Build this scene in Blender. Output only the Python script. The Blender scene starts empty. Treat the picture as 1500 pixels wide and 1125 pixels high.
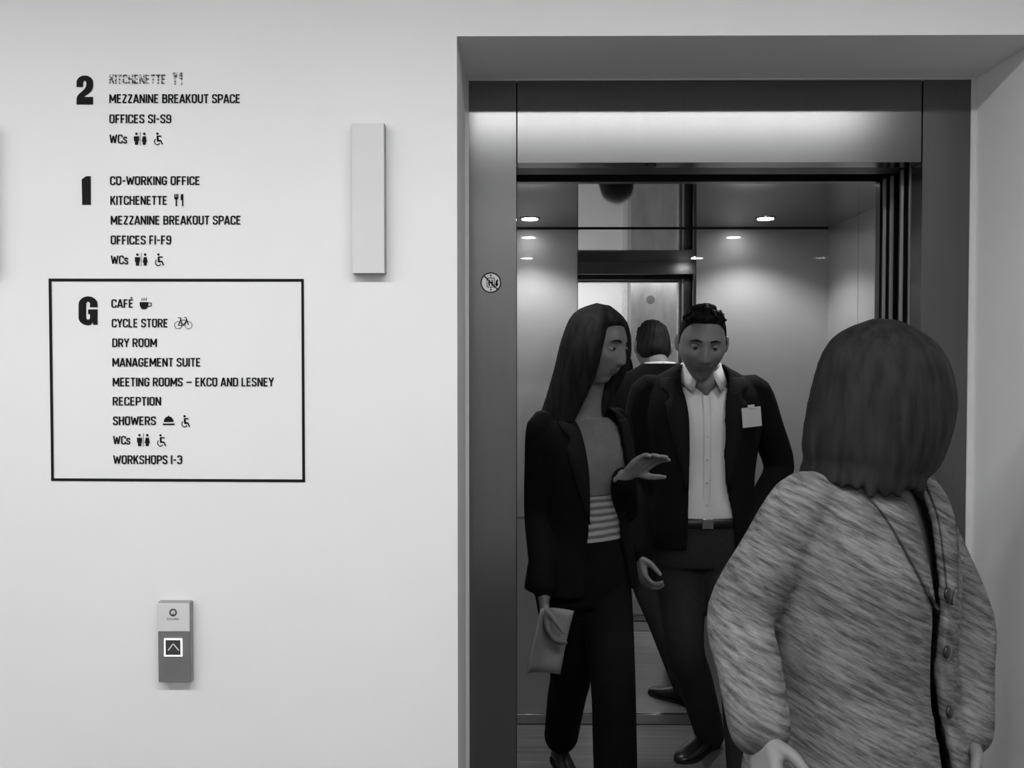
import bpy, bmesh, math, random
from mathutils import Vector, Matrix
random.seed(7)
C = bpy.context.scene.collection
sc = bpy.context.scene
R = math.radians

# ------------------------------------------------------------------ camera, world, exposure
F = 1330.0                                   # focal length in pixels of the 1500 px wide frame
CAM = Vector((0, 0, 1.515))
PITCH, YAW = math.atan(34.5 / F), math.atan(10 / F)
cd = bpy.data.cameras.new('camera'); cd.sensor_width = 36; cd.lens = F / 1500 * 36
cam = bpy.data.objects.new('camera', cd); C.objects.link(cam)
cam.location = CAM; cam.rotation_euler = (math.pi / 2 - PITCH, 0, YAW)
cd.clip_start = 0.05
sc.camera = cam
w = bpy.data.worlds.new('world'); sc.world = w; w.use_nodes = True
w.node_tree.nodes['Background'].inputs[0].default_value = (0.5, 0.5, 0.5, 1)
w.node_tree.nodes['Background'].inputs[1].default_value = 0.02
vs = sc.view_settings
vs.view_transform = 'Standard'; vs.look = 'None'; vs.gamma = 1; vs.use_curve_mapping = False
vs.exposure = 0.0
STRIP, REAR_FILL, SPOT = 50.0, 20.0, 22.0         # ceiling strip radiance, added rear fill strip radiance, cabin downlight watts

CM = cam.rotation_euler.to_matrix()
def P(px, py, Y):
    """the point of the place seen at pixel (px, py), at depth Y"""
    d = CM @ Vector(((px - 750) / F, -(py - 562.5) / F, -1))
    return CAM + d * (Y / d.y)

# ------------------------------------------------------------------ materials
def g(v): return (v, v, v, 1)
def base_mat(name):
    m = bpy.data.materials.new(name); m.use_nodes = True
    return m, m.node_tree, m.node_tree.nodes['Principled BSDF']
def noise(nt, scale, stretch=(1, 1, 1), detail=3, rough=.5):
    tc = nt.nodes.new('ShaderNodeTexCoord'); mp = nt.nodes.new('ShaderNodeMapping')
    mp.inputs['Scale'].default_value = stretch
    n = nt.nodes.new('ShaderNodeTexNoise'); n.inputs['Scale'].default_value = scale
    n.inputs['Detail'].default_value = detail; n.inputs['Roughness'].default_value = rough
    nt.links.new(tc.outputs['Object'], mp.inputs[0]); nt.links.new(mp.outputs[0], n.inputs['Vector'])
    return n
def ramp(nt, src, a, b, lo=.35, hi=.65):
    r = nt.nodes.new('ShaderNodeValToRGB')
    r.color_ramp.elements[0].position = lo; r.color_ramp.elements[1].position = hi
    r.color_ramp.elements[0].color = g(a); r.color_ramp.elements[1].color = g(b)
    nt.links.new(src, r.inputs[0]); return r
def bump(nt, src, bs, strength, dist):
    b = nt.nodes.new('ShaderNodeBump'); b.inputs['Strength'].default_value = strength
    b.inputs['Distance'].default_value = dist
    nt.links.new(src, b.inputs['Height']); nt.links.new(b.outputs[0], bs.inputs['Normal'])
def mat(name, v, rough=.6, metal=0, var=.06, scale=40, stretch=(1, 1, 1), bs=0, bd=.002, coat=0, coat_r=.03, spec=.5, detail=3):
    m, nt, b = base_mat(name)
    n = noise(nt, scale, stretch, detail)
    r = ramp(nt, n.outputs['Fac'], v * (1 - var), v * (1 + var)); nt.links.new(r.outputs[0], b.inputs['Base Color'])
    b.inputs['Roughness'].default_value = rough; b.inputs['Metallic'].default_value = metal
    b.inputs['Specular IOR Level'].default_value = spec
    b.inputs['Coat Weight'].default_value = coat; b.inputs['Coat Roughness'].default_value = coat_r
    if bs: bump(nt, n.outputs['Fac'], b, bs, bd)
    return m
def emit(name, v, strength):
    m, nt, b = base_mat(name)
    n = noise(nt, 8); r = ramp(nt, n.outputs['Fac'], v * .99, v)
    nt.links.new(r.outputs[0], b.inputs['Emission Color']); b.inputs['Emission Strength'].default_value = strength
    b.inputs['Base Color'].default_value = g(.8)
    return m
def worn(name, v):
    m, nt, b = base_mat(name)
    b.inputs['Base Color'].default_value = g(v); b.inputs['Roughness'].default_value = .6
    n = noise(nt, 240, (.5, 1, 1.6), 2)
    r = ramp(nt, n.outputs['Fac'], 0, 1, .36, .56); nt.links.new(r.outputs[0], b.inputs['Alpha'])
    return m
def tweed(name, a, b_):
    m, nt, b = base_mat(name)
    n = noise(nt, 120, (.10, .10, 1), 4, .7); n2 = noise(nt, 14, (.4, .4, 1), 2)
    for x, sc_ in ((n, (8, 8, 1)), (n2, (3, 3, 1))):
        mp = x.inputs['Vector'].links[0].from_node; mp.vector_type = 'TEXTURE'
        mp.inputs['Rotation'].default_value = (0, R(27), 0); mp.inputs['Scale'].default_value = sc_
    r = ramp(nt, n.outputs['Fac'], a, b_, .36, .66)
    mx = nt.nodes.new('ShaderNodeMix'); mx.data_type = 'RGBA'; mx.blend_type = 'MULTIPLY'; mx.inputs['Factor'].default_value = .5
    r2 = ramp(nt, n2.outputs['Fac'], .5, 1)
    nt.links.new(r.outputs[0], mx.inputs[6]); nt.links.new(r2.outputs[0], mx.inputs[7])
    nt.links.new(mx.outputs[2], b.inputs['Base Color'])
    b.inputs['Roughness'].default_value = .95; b.inputs['Specular IOR Level'].default_value = .1
    bump(nt, n.outputs['Fac'], b, .5, .004)
    return m
def stripes(name, a, b_, per):
    m, nt, b = base_mat(name)
    tc = nt.nodes.new('ShaderNodeTexCoord'); wv = nt.nodes.new('ShaderNodeTexWave')
    wv.wave_type = 'BANDS'; wv.bands_direction = 'Z'; wv.inputs['Scale'].default_value = per
    wv.inputs['Distortion'].default_value = 1.2; wv.inputs['Detail'].default_value = 1
    nt.links.new(tc.outputs['Object'], wv.inputs['Vector'])
    r = ramp(nt, wv.outputs['Fac'], a, b_, .2, .7); nt.links.new(r.outputs[0], b.inputs['Base Color'])
    b.inputs['Roughness'].default_value = .9; b.inputs['Specular IOR Level'].default_value = .15
    bump(nt, wv.outputs['Fac'], b, .4, .004)
    return m
def concrete(name):
    m, nt, b = base_mat(name)
    n = noise(nt, 6, (1, 1, .35), 8, .65); n2 = noise(nt, 60, (1, 1, 1), 2)
    r = ramp(nt, n.outputs['Fac'], .26, .42, .3, .7); nt.links.new(r.outputs[0], b.inputs['Base Color'])
    b.inputs['Roughness'].default_value = .9; bump(nt, n2.outputs['Fac'], b, .3, .004)
    return m
def planks(name, a, b_):
    m, nt, b = base_mat(name)
    n = noise(nt, 5, (.35, 9, 1), 5); r = ramp(nt, n.outputs['Fac'], a, b_, .3, .7)
    nt.links.new(r.outputs[0], b.inputs['Base Color']); b.inputs['Roughness'].default_value = .4
    return m

M = dict(
    wall=mat('white_painted_plaster', .80, .75, var=.012, scale=3, bs=.05, bd=.001),
    lobby=mat('white_lobby_paint', .80, .8, var=.012, scale=3),
    floor=mat('dark_carpet', .10, .9, var=.2, scale=120, bs=.3),
    steel=mat('brushed_stainless_steel', .17, .20, 1, var=.02, scale=9, stretch=(24, 24, .25)),
    steel_dark=mat('dark_door_steel', .10, .3, 1, var=.03, scale=9, stretch=(24, 24, .25)),
    bead=mat('pale_sealant_bead', .62, .6, var=.02),
    black=mat('black_track', .01, .6),
    dull=mat('dark_grey_metal', .06, .4, .6),
    mirror=mat('mirror_glass', .86, .0, 1, var=.001),
    edge=mat('pale_edge_steel', .55, .35, .7, var=.02),
    panel=mat('satin_steel_panel', .40, .40, .5, var=.015, scale=5, stretch=(1, 1, .1), coat=.8, coat_r=.02),
    ceil=mat('polished_steel_ceiling', .42, .045, 1, var=.01),
    cfloor=planks('wood_effect_vinyl_floor', .10, .16),
    skirt=mat('polished_skirting_steel', .45, .18, 1, var=.02),
    strip=emit('glowing_ceiling_strip', 1, STRIP), rear_fill=emit('added_rear_fill_strip', 1, REAR_FILL),
    lamp=emit('glowing_downlight_lens', 1, 60.0), ring=emit('lit_button_ring', 1, 1.15),
    frame=mat('white_lamp_rim', .7, .4), rim=mat('chrome_lamp_rim', .7, .15, 1),
    ink=mat('black_vinyl', .010, .8, var=.1, spec=.15), worn=worn('worn_black_vinyl', .02),
    plate=mat('silver_plate', .66, .6, .0, var=.01, scale=4), plate_side=mat('grey_plate_edge', .30, .5, .3),
    lower=mat('grey_button_plate', .17, .5, .1, var=.05, scale=30), btn=mat('dark_button', .05, .3),
    logo=mat('grey_logo_print', .10, .5), chev=mat('pale_chevron', .7, .5),
    stick=mat('pale_sticker', .85, .5, var=.03),
    conc=concrete('board_marked_concrete'), tie=mat('dark_tie_hole', .14, .9),
    skin=mat('skin', .17, .55, var=.05, scale=25), lip=mat('lips', .10, .45), eyew=mat('eye_white', .30, .2), iris=mat('iris', .02, .1),
    hair=mat('dark_hair', .010, .75, var=.5, scale=60, stretch=(1, 1, .15), bs=.6, bd=.006, spec=.18),
    hair2=mat('dark_brown_hair', .012, .75, var=.5, scale=60, stretch=(1, 1, .12), bs=.6, bd=.006, spec=.22),
    suit=mat('black_wool', .006, .9, var=.2, scale=200, bs=.2, spec=.12), lapel=mat('black_wool_lapel', .008, .85, var=.2, scale=200, spec=.15),
    suit2=mat('black_crepe', .005, .9, var=.2, scale=200, bs=.2, spec=.12),
    trous=mat('dark_grey_trouser_cloth', .030, .9, var=.15, scale=150, bs=.15, spec=.15),
    shirt=mat('white_cotton_shirt', .62, .8, var=.06, scale=16, stretch=(1, 1, .35), bs=.5, bd=.012, spec=.2),
    shoe=mat('black_leather', .012, .3), sole=mat('black_rubber', .01, .8),
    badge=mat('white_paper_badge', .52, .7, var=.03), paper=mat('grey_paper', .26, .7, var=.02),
    top=mat('grey_jersey', .15, .85, var=.08, scale=30, bs=.3, bd=.006), knit=stripes('striped_knit', .16, .42, 14),
    tweed=tweed('grey_tweed', .075, .26),
    belt=mat('black_belt', .01, .4), button=mat('dark_button_horn', .02, .3),
)

# ------------------------------------------------------------------ object helpers
BASE = {}
KS = 1.0                                     # size of what is being built, measured from the camera's spot
Z0 = -.0525                                  # floor level
def grow(p): return CAM + (Vector(p) - CAM) * KS
def tag(o, label, cat, group=None):
    o['label'] = label; o['category'] = cat
    if group: o['group'] = group
    return o
def thing(name, label, cat, loc, group=None):
    o = bpy.data.objects.new(name, None); C.objects.link(o); o.empty_display_size = .05
    loc = grow(loc)
    o.location = loc; BASE[o.name] = Vector(loc)
    return tag(o, label, cat, group)
def link(name, me, m, parent=None, smooth=False):
    if m is not None and not me.materials:
        for x in (m if isinstance(m, (list, tuple)) else [m]): me.materials.append(x)
    if KS != 1: me.transform(Matrix.Translation(CAM) @ Matrix.Scale(KS, 4) @ Matrix.Translation(-CAM))
    o = bpy.data.objects.new(name, me); C.objects.link(o)
    if parent is not None:
        b = BASE[parent.name]; me.transform(Matrix.Translation(-b)); o.parent = parent
        BASE[o.name] = b
    else: BASE[o.name] = Vector((0, 0, 0))
    if smooth: me.polygons.foreach_set('use_smooth', [True] * len(me.polygons))
    return o
def obj(name, bm, m, parent=None, smooth=False, bevel=0):
    bmesh.ops.recalc_face_normals(bm, faces=bm.faces)
    if bevel:
        bmesh.ops.bevel(bm, geom=[e for e in bm.edges if len(e.link_faces) == 2 and e.calc_face_angle(0) > .6],
                        offset=bevel, segments=2, affect='EDGES', profile=.5)
    me = bpy.data.meshes.new(name); bm.to_mesh(me); bm.free()
    return link(name, me, m, parent, smooth)
def struct(name, bm, m):
    o = obj(name, bm, m); o['kind'] = 'structure'; return o
def box(bm, x0, x1, y0, y1, z0, z1):
    v = [bm.verts.new((x, y, z)) for x in (x0, x1) for y in (y0, y1) for z in (z0, z1)]
    for f in ((0, 1, 3, 2), (4, 6, 7, 5), (0, 4, 5, 1), (2, 3, 7, 6), (0, 2, 6, 4), (1, 5, 7, 3)):
        bm.faces.new([v[i] for i in f])
    return bm
def B(*a): return box(bmesh.new(), *a)
def loft(bm, rings, cap=True):
    vr = [[bm.verts.new(p) for p in r] for r in rings]; n = len(vr[0])
    for a, b in zip(vr, vr[1:]):
        for i in range(n):
            bm.faces.new((a[i], a[(i + 1) % n], b[(i + 1) % n], b[i]))
    if cap:
        for r, s in ((vr[0], -1), (vr[-1], 1)):
            c = sum((v.co for v in r), Vector()) / n; cv = bm.verts.new(c)
            for i in range(n):
                bm.faces.new((cv, r[(i + 1) % n], r[i]) if s < 0 else (cv, r[i], r[(i + 1) % n]))
    return bm
def disc_solid(bm, c, r, y0, y1, n=32, ry=None):
    loft(bm, [[(c[0] + r * math.cos(2 * math.pi * i / n), y, c[1] + r * math.sin(2 * math.pi * i / n)) for i in range(n)] for y in (y0, y1)])
    return bm
def disc_flat(bm, c, r, z0, z1, n=24):
    loft(bm, [[(c[0] + r * math.cos(2 * math.pi * i / n), c[1] + r * math.sin(2 * math.pi * i / n), z) for i in range(n)] for z in (z0, z1)])
    return bm
def spline(pts, sub):
    if len(pts) < 3 or sub <= 1: return [list(p) for p in pts]
    out = []; q = [pts[0]] + list(pts) + [pts[-1]]
    for i in range(1, len(q) - 2):
        p0, p1, p2, p3 = q[i - 1:i + 3]
        for k in range(sub):
            t = k / sub
            out.append([.5 * (2 * b + (c - a) * t + (2 * a - 5 * b + 4 * c - d) * t * t + (3 * b - a - 3 * c + d) * t ** 3)
                        for a, b, c, d in zip(p0, p1, p2, p3)])
    out.append(list(pts[-1])); return out
def tube(bm, pts, rads, n=14, sub=4, ref=None, flat=1.0, round_cap=True):
    """closed tapering tube; flat squeezes it along the ref axis"""
    q = spline([list(p) + [r] for p, r in zip(pts, rads)], sub)
    ps = [Vector(x[:3]) for x in q]; rs = [max(x[3], .0012) for x in q]
    rings = []; up = Vector(ref) if ref is not None else None
    N = len(ps); fr = []
    for i in range(N):
        t = (ps[min(i + 1, N - 1)] - ps[max(i - 1, 0)]).normalized()
        if ref is not None: u = (up - t * up.dot(t)).normalized()
        elif i == 0:
            a = Vector((1, 0, 0)) if abs(t.x) < .8 else Vector((0, 1, 0)); u = (a - t * a.dot(t)).normalized()
        else: u = (fr[-1][1] - t * fr[-1][1].dot(t)).normalized()
        fr.append((t, u, t.cross(u)))
    def ring(c, f, r): return [c + f[1] * (r * flat * math.cos(2 * math.pi * k / n)) + f[2] * (r * math.sin(2 * math.pi * k / n)) for k in range(n)]
    if round_cap:
        for a in (80, 50, 25): rings.append(ring(ps[0] - fr[0][0] * rs[0] * flat * math.sin(R(a)), fr[0], rs[0] * math.cos(R(a))))
    for i in range(N): rings.append(ring(ps[i], fr[i], rs[i]))
    if round_cap:
        for a in (25, 50, 80): rings.append(ring(ps[-1] + fr[-1][0] * rs[-1] * flat * math.sin(R(a)), fr[-1], rs[-1] * math.cos(R(a))))
    return loft(bm, rings)
def ellipsoid(bm, c, r, rot=None, n=20, m=12):
    rot = rot or Matrix.Identity(3); c = Vector(c); rings = []
    for j in range(1, m):
        t = math.pi * j / m - math.pi / 2
        rings.append([c + rot @ Vector((r[0] * math.cos(t) * math.cos(2 * math.pi * i / n), r[1] * math.cos(t) * math.sin(2 * math.pi * i / n), r[2] * math.sin(t))) for i in range(n)])
    return loft(bm, rings)
def union(name, bm, voxel, m, parent, smooth=3, fac=.5, paint=None):
    """overlapping closed shapes -> one continuous skin"""
    bmesh.ops.recalc_face_normals(bm, faces=bm.faces)
    me = bpy.data.meshes.new('raw'); bm.to_mesh(me); bm.free()
    o = bpy.data.objects.new('raw', me); C.objects.link(o)
    r = o.modifiers.new('r', 'REMESH'); r.mode = 'VOXEL'; r.voxel_size = voxel; r.use_smooth_shade = True
    s = o.modifiers.new('s', 'SMOOTH'); s.factor = fac; s.iterations = smooth
    dg = bpy.context.evaluated_depsgraph_get(); dg.update()
    me2 = bpy.data.meshes.new_from_object(o.evaluated_get(dg)); me2.name = name
    bpy.data.objects.remove(o); bpy.data.meshes.remove(me)
    me2.materials.clear()
    for x in (m if isinstance(m, (list, tuple)) else [m]): me2.materials.append(x)
    if paint:
        idx = [paint(p.center) for p in me2.polygons]; me2.polygons.foreach_set('material_index', idx)
    return link(name, me2, None, parent, True)

# ------------------------------------------------------------------ the setting
YW, YF, YC, YB = 1.90, 2.19, 2.45, 3.75       # wall face, door frame face, cabin front, cabin back
XL, XR, ZL = -.1287, 1.090, 2.187             # the wall opening
ZC = 2.55; RX0, RX1, RY0 = -3.2, 2.7, -2.5
DL, DR, DT = -.005, .963, 1.989               # the door opening
XA, XB, ZK = -.35, 1.269, 2.058               # the cabin
bm = B(RX0, XL, YW, YF + .03, Z0, ZC); box(bm, XR, RX1, YW, YF + .03, Z0, ZC); box(bm, XL, XR, YW, YF + .03, ZL, ZC)
struct('wall_front', bm, M['wall'])
struct('wall_left', B(RX0 - .1, RX0, RY0 - .1, YF + .03, Z0, ZC), M['lobby'])
struct('wall_right', B(RX1, RX1 + .1, RY0 - .1, YF + .03, Z0, ZC), M['lobby'])
struct('wall_rear', B(RX0, RX1, RY0 - .1, RY0, Z0, ZC), M['lobby'])
struct('ceiling', B(RX0 - .1, RX1 + .1, RY0 - .1, YF + .03, ZC, ZC + .1), M['lobby'])
struct('floor', B(RX0 - .1, RX1 + .1, RY0 - .1, YF + .03, Z0 - .1, Z0), M['floor'])
FX0, FX1, FT = -.120, 1.0775, 2.1835
bm = B(XL, FX0, YF - .004, YF, Z0, ZL); box(bm, FX1, XR, YF - .004, YF, Z0, ZL); box(bm, FX0, FX1, YF - .004, YF, FT, ZL)
struct('trim_1', bm, M['bead'])

# lift door surround
door = bpy.data.objects.new('door_1', None); C.objects.link(door); door['kind'] = 'structure'; BASE['door_1'] = Vector((0, 0, 0))
SG = .0016
obj('jamb', B(FX0, DL - SG, YF, YF + .06, Z0, FT), M['steel'], door)
obj('jamb', B(DR + SG, FX1, YF, YF + .06, Z0, FT), M['steel'], door)
obj('header_panel', B(DL + SG, DR - SG, YF + .001, YF + .06, DT, FT), M['steel'], door)
bm = B(DL - SG, DL + SG, YF + .012, YF + .05, DT, FT); box(bm, DR - SG, DR + SG, YF + .012, YF + .05, DT, FT)
obj('joint_gap', bm, M['black'], door)
obj('track_cover', B(DL, DR + .52, YF + .062, YF + .17, DT + .006, DT + .10), M['dull'], door)
obj('door_sensor', disc_flat(bmesh.new(), (.32, YF + .03), .014, DT - .004, DT, 20), M['dull'], door)
bm = B(DL, DR + .5, YF, YF + .125, Z0 - .1, Z0); box(bm, DL, DR + .5, YF + .155, YC + .075, Z0 - .1, Z0)
for k in range(5): box(bm, DL, DR, YF + .02 + k * .02, YF + .025 + k * .02, Z0, Z0 + .002)
obj('sill', bm, M['steel_dark'], door)

# telescopic door panels parked in the pocket on the right
for i, (y, dx, lab) in enumerate(((YF + .068, .006, 'brushed steel lift door panel parked at right, nearest the lobby'),
                                  (YF + .108, .000, 'brushed steel lift door panel parked at right, second from the lobby'),
                                  (YF + .178, .004, 'brushed steel lift door panel parked at right, just behind the dark gap'),
                                  (YF + .216, .000, 'brushed steel lift door panel parked at right, innermost beside the cabin wall'))):
    t = thing('sliding_door_panel', lab, 'lift door', (DR + dx, y, Z0), 'parked lift door panels')
    obj('door_leaf', B(DR + dx + .003, DR + dx + .50, y + .002, y + .028, Z0 + .004, DT + .004), M['steel_dark'], t, bevel=.001)
    obj('edge_strip', B(DR + dx - .0035, DR + dx + .003, y, y + .004, Z0 + .004, DT + .004), M['edge'], t)

# ------------------------------------------------------------------ the lift cabin
KS = 1.0347
cab = thing('lift_cabin', 'open lift cabin with satin grey walls, tall mirror and ceiling downlights', 'lift', ((XA + XB) / 2, 3.1, 0))
M1, M2 = P(846, 500, YB).x, P(1019, 500, YB).x
e = .0014
obj('rear_wall_panel', B(XA, M1 - e, YB, YB + .03, .045, ZK), M['panel'], cab)
obj('rear_wall_panel', B(M2 + e, XB, YB, YB + .03, .045, ZK), M['panel'], cab)
bm = B(M1 - e, M1 + e, YB + .006, YB + .03, .045, ZK); box(bm, M2 - e, M2 + e, YB + .006, YB + .03, .045, ZK)
obj('panel_joint', bm, M['black'], cab)
obj('mirror', B(M1 + e, M2 - e, YB, YB + .03, .045, ZK), M['mirror'], cab)['label'] = 'tall mirror panel on the cabin back wall'
obj('skirting', B(XA, XB, YB - .010, YB, .004, .044), M['skirt'], cab, bevel=.001)
yS = XB / (1254 - 760) * F
obj('side_wall_panel', B(XB, XB + .03, YC, yS - e, .0, ZK), M['panel'], cab)
obj('side_wall_panel', B(XB, XB + .03, yS + e, YB, .0, ZK), M['panel'], cab)
obj('side_wall_panel', B(XA - .03, XA, YC, YB, .0, ZK), M['panel'], cab)
obj('side_skirting', B(XB - .010, XB, YC + .03, YB - .01, .004, .044), M['skirt'], cab)
obj('ceiling_panel', B(XA - .03, XB + .03, YC, YB + .03, ZK, ZK + .03), M['ceil'], cab)
obj('floor_panel', B(XA - .03, XB + .03, YC, YB + .03, -.1, 0), M['cfloor'], cab)
bm = B(XA, DL, YC - .010, YC + .02, 0, ZK); box(bm, DR, XB, YC - .010, YC + .02, 0, ZK); box(bm, DL, DR, YC - .010, YC + .02, DT + .003, ZK + .03)
obj('front_return', bm, M['steel_dark'], cab)
zj = P(800, 757, YB).z
obj('joint_strip', B(XA + .02, M1 - .02, YB - .002, YB, zj - .0015, zj + .0015), M['skirt'], cab)
obj('joint_strip', B(M2 + .02, XB - .12, YB - .002, YB, zj - .0015, zj + .0015), M['skirt'], cab)
for x in (.042, .942):
    for y in (2.68, 3.49):
        d = obj('downlight', disc_flat(bmesh.new(), (x, y), .040, ZK - .003, ZK, 32), M['rim'], cab)
        obj('lens', disc_flat(bmesh.new(), (x, y), .030, ZK - .0045, ZK - .003, 32), M['lamp'], d)
        ld = bpy.data.lights.new('downlight_beam', 'SPOT'); ld.energy = SPOT * (1 if y > 3 else .45); ld.spot_size = R(128); ld.spot_blend = .55 if y > 3 else 1; ld.shadow_soft_size = .03
        lo = bpy.data.objects.new('downlight_beam', ld); C.objects.link(lo); lo.location = grow((x, y, ZK - .012))

obj('ceiling_joint', B(XA, XB, YB - .003, YB, ZK - .005, ZK), M['black'], cab)
KS = 1.0

# ------------------------------------------------------------------ lobby strip light, added rear fill strip, column behind the camera
for nm, lab, x0, x1, y, mm in (('ceiling_light', 'long white ceiling strip light running beside the lift wall', -2.9, 1.45, .56, 'strip'),
                               ('ceiling_light', 'added white fill strip on the ceiling at the back of the lobby', -2.9, 2.3, -2.08, 'rear_fill')):  # unseen rear strip, added to brighten the rear wall in the mirror
    t = thing(nm, lab, 'ceiling light', ((x0 + x1) / 2, y, ZC), 'lobby ceiling strips')
    bm = B(x0 - .01, x1 + .01, y - .06, y - .05, ZC - .004, ZC); box(bm, x0 - .01, x1 + .01, y + .05, y + .06, ZC - .004, ZC)
    obj('frame', bm, M['frame'], t)
    obj('diffuser', B(x0, x1, y - .05, y + .05, ZC - .002, ZC), M[mm], t)
t = thing('concrete_column', 'board-marked concrete column reflected in the lift mirror', 'column', (1.6, RY0 + .15, Z0))
obj('shaft', B(1.225, 2.05, RY0, RY0 + .3, Z0, ZC), M['conc'], t)
obj('tie_hole', disc_solid(bmesh.new(), (1.44, 2.18), .045, RY0 + .296, RY0 + .302, 24), M['tie'], t)
obj('corner_trim', B(1.16, 1.222, RY0, RY0 + .04, Z0, ZC), M['frame'], t)

# ------------------------------------------------------------------ lettering
def arc_poly(pts, r):
    """pts: (x, y) or (x, y, radius); rounds the inner corners"""
    out = [pts[0][:2]]
    for i in range(1, len(pts) - 1):
        p, a, b = Vector(pts[i][:2]), Vector(pts[i - 1][:2]), Vector(pts[i + 1][:2])
        rr = pts[i][2] if len(pts[i]) > 2 else r
        la, lb = (a - p).length, (b - p).length
        rr = min(rr, la * .5, lb * .5)
        if rr < .01: out.append(tuple(p)); continue
        s, e_ = p + (a - p).normalized() * rr, p + (b - p).normalized() * rr
        for k in range(7):
            u = k / 6; q = s * (1 - u) ** 2 * 1 + p * 2 * u * (1 - u) + e_ * u * u
            q2 = p.lerp(q, 1.0); out.append((q2.x, q2.y))
    out.append(pts[-1][:2]); return out
l_, r_, b_, t_ = .075, .425, .07, .93
def glyph(ch):
    l, r, b, t = l_, r_, b_, t_; q = .19
    G = {
     'A': (.52, [[(.045, 0), (.235, .93), (.285, .93), (.475, 0)], [(.12, .27), (.40, .27)]], 0),
     'B': (.50, [[(l, 0), (l, 1)], [(l, t), (r - .02, t, q), (r - .02, .53, q), (l, .53)], [(l, .53), (r, .53, q), (r, b, q), (l, b)]], 0),
     'C': (.49, [[(r, .67), (r, t, q), (l, t, q), (l, b, q), (r, b, q), (r, .33)]], 0),
     'D': (.50, [[(l, 0), (l, 1)], [(l, t), (r, t, .22), (r, b, .22), (l, b)]], 0),
     'E': (.44, [[(.39, t), (l, t), (l, b), (.39, b)], [(l, .51), (.36, .51)]], 0),
     'F': (.42, [[(.38, t), (l, t), (l, 0)], [(l, .49), (.35, .49)]], 0),
     'G': (.50, [[(r, .67), (r, t, q), (l, t, q), (l, b, q), (r, b, q), (r, .45), (.25, .45)]], 0),
     'H': (.50, [[(l, 0), (l, 1)], [(r, 0), (r, 1)], [(l, .52), (r, .52)]], 0),
     'I': (.15, [[(l, 0), (l, 1)]], 0),
     'K': (.50, [[(l, 0), (l, 1)], [(.43, 1), (.12, .42)], [(.22, .6), (.44, 0)]], 0),
     'L': (.42, [[(l, 1), (l, b), (.38, b)]], 0),
     'M': (.64, [[(l, 0), (l, .98), (.32, .25), (.565, .98), (.565, 0)]], 0),
     'N': (.52, [[(l, 0), (l, .98), (.445, .02), (.445, 1)]], 0),
     'O': (.50, [[(.25, t), (l, t, q), (l, b, q), (r, b, q), (r, t, q), (.25, t)]], 0),
     'P': (.48, [[(l, 0), (l, 1)], [(l, t), (r, t, q), (r, .44, q), (l, .44)]], 0),
     'R': (.50, [[(l, 0), (l, 1)], [(l, t), (r, t, q), (r, .47, q), (l, .47)], [(.26, .47), (.43, 0)]], 0),
     'S': (.48, [[(.405, .72), (.405, t, q), (l, t, q), (l, .57, .16), (.405, .44, .16), (.405, b, q), (l, b, q), (l, .28)]], 0),
     'T': (.46, [[(.02, t), (.44, t)], [(.23, 0), (.23, t)]], 0),
     'U': (.50, [[(l, 1), (l, b, q), (r, b, q), (r, 1)]], 0),
     'W': (.72, [[(.045, 1), (.20, .04), (.36, .85), (.52, .04), (.675, 1)]], 0),
     'Y': (.48, [[(.04, 1), (.24, .45), (.44, 1)], [(.24, 0), (.24, .47)]], 0),
     'Z': (.46, [[(.05, t), (.395, t), (.065, b), (.41, b)]], 0),
     '3': (.48, [[(l, .74), (l, t, q), (.405, t, q), (.405, .53, .14), (.2, .53)], [(.2, .53), (.405, .53, .14), (.405, b, q), (l, b, q), (l, .27)]], 0),
     '9': (.48, [[(.405, .48), (l, .46, q), (l, t, q), (.405, t, q), (.405, b, q), (l, b, q), (l, .26)]], 0),
     '-': (.34, [[(.04, .47), (.30, .47)]], 0), '–': (.56, [[(.02, .47), (.54, .47)]], 0), ' ': (.20, [], 0)}
    if ch == 'É':
        w, s, z = glyph('E'); return w, s + [[(.19, 1.09), (.31, 1.24)]], z
    if ch == 's':
        w, s, z = G['S']; return w * .8, [[tuple(v * .74 for v in p) for p in line] for line in s], z
    if ch == 'c_': pass
    return G[ch]
def ribbon(bm, pts, th, mapf, closed=False):
    cut = [0]
    for i in range(1, len(pts) - 1):
        u, v = Vector(pts[i]) - Vector(pts[i - 1]), Vector(pts[i + 1]) - Vector(pts[i])
        if u.normalized().dot(v.normalized()) < -.2: cut.append(i)
    if len(cut) > 1:
        cut.append(len(pts) - 1)
        for a, b in zip(cut, cut[1:]): ribbon(bm, pts[a:b + 1], th, mapf)
        return
    P2 = [Vector(p) for p in pts]; n = len(P2); L, Rr = [], []
    for i in range(n):
        a = P2[i - 1] if i > 0 else (P2[-2] if closed else None); c = P2[i + 1] if i < n - 1 else (P2[1] if closed else None)
        d1 = (P2[i] - a).normalized() if a is not None else (c - P2[i]).normalized()
        d2 = (c - P2[i]).normalized() if c is not None else d1
        n1, n2 = Vector((-d1.y, d1.x)), Vector((-d2.y, d2.x)); mm = n1 + n2
        if mm.length < 1e-4: mm = n1
        mm.normalize(); k = min(1 / max(mm.dot(n1), .3), 2.2)
        L.append(P2[i] + mm * th / 2 * k); Rr.append(P2[i] - mm * th / 2 * k)
    vl = [bm.verts.new(mapf(p)) for p in L]; vr = [bm.verts.new(mapf(p)) for p in Rr]
    for i in range(n - 1): bm.faces.new((vl[i], vl[i + 1], vr[i + 1], vr[i]))
def poly(bm, pts, mapf):
    bm.faces.new([bm.verts.new(mapf(Vector(p))) for p in pts])
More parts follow.
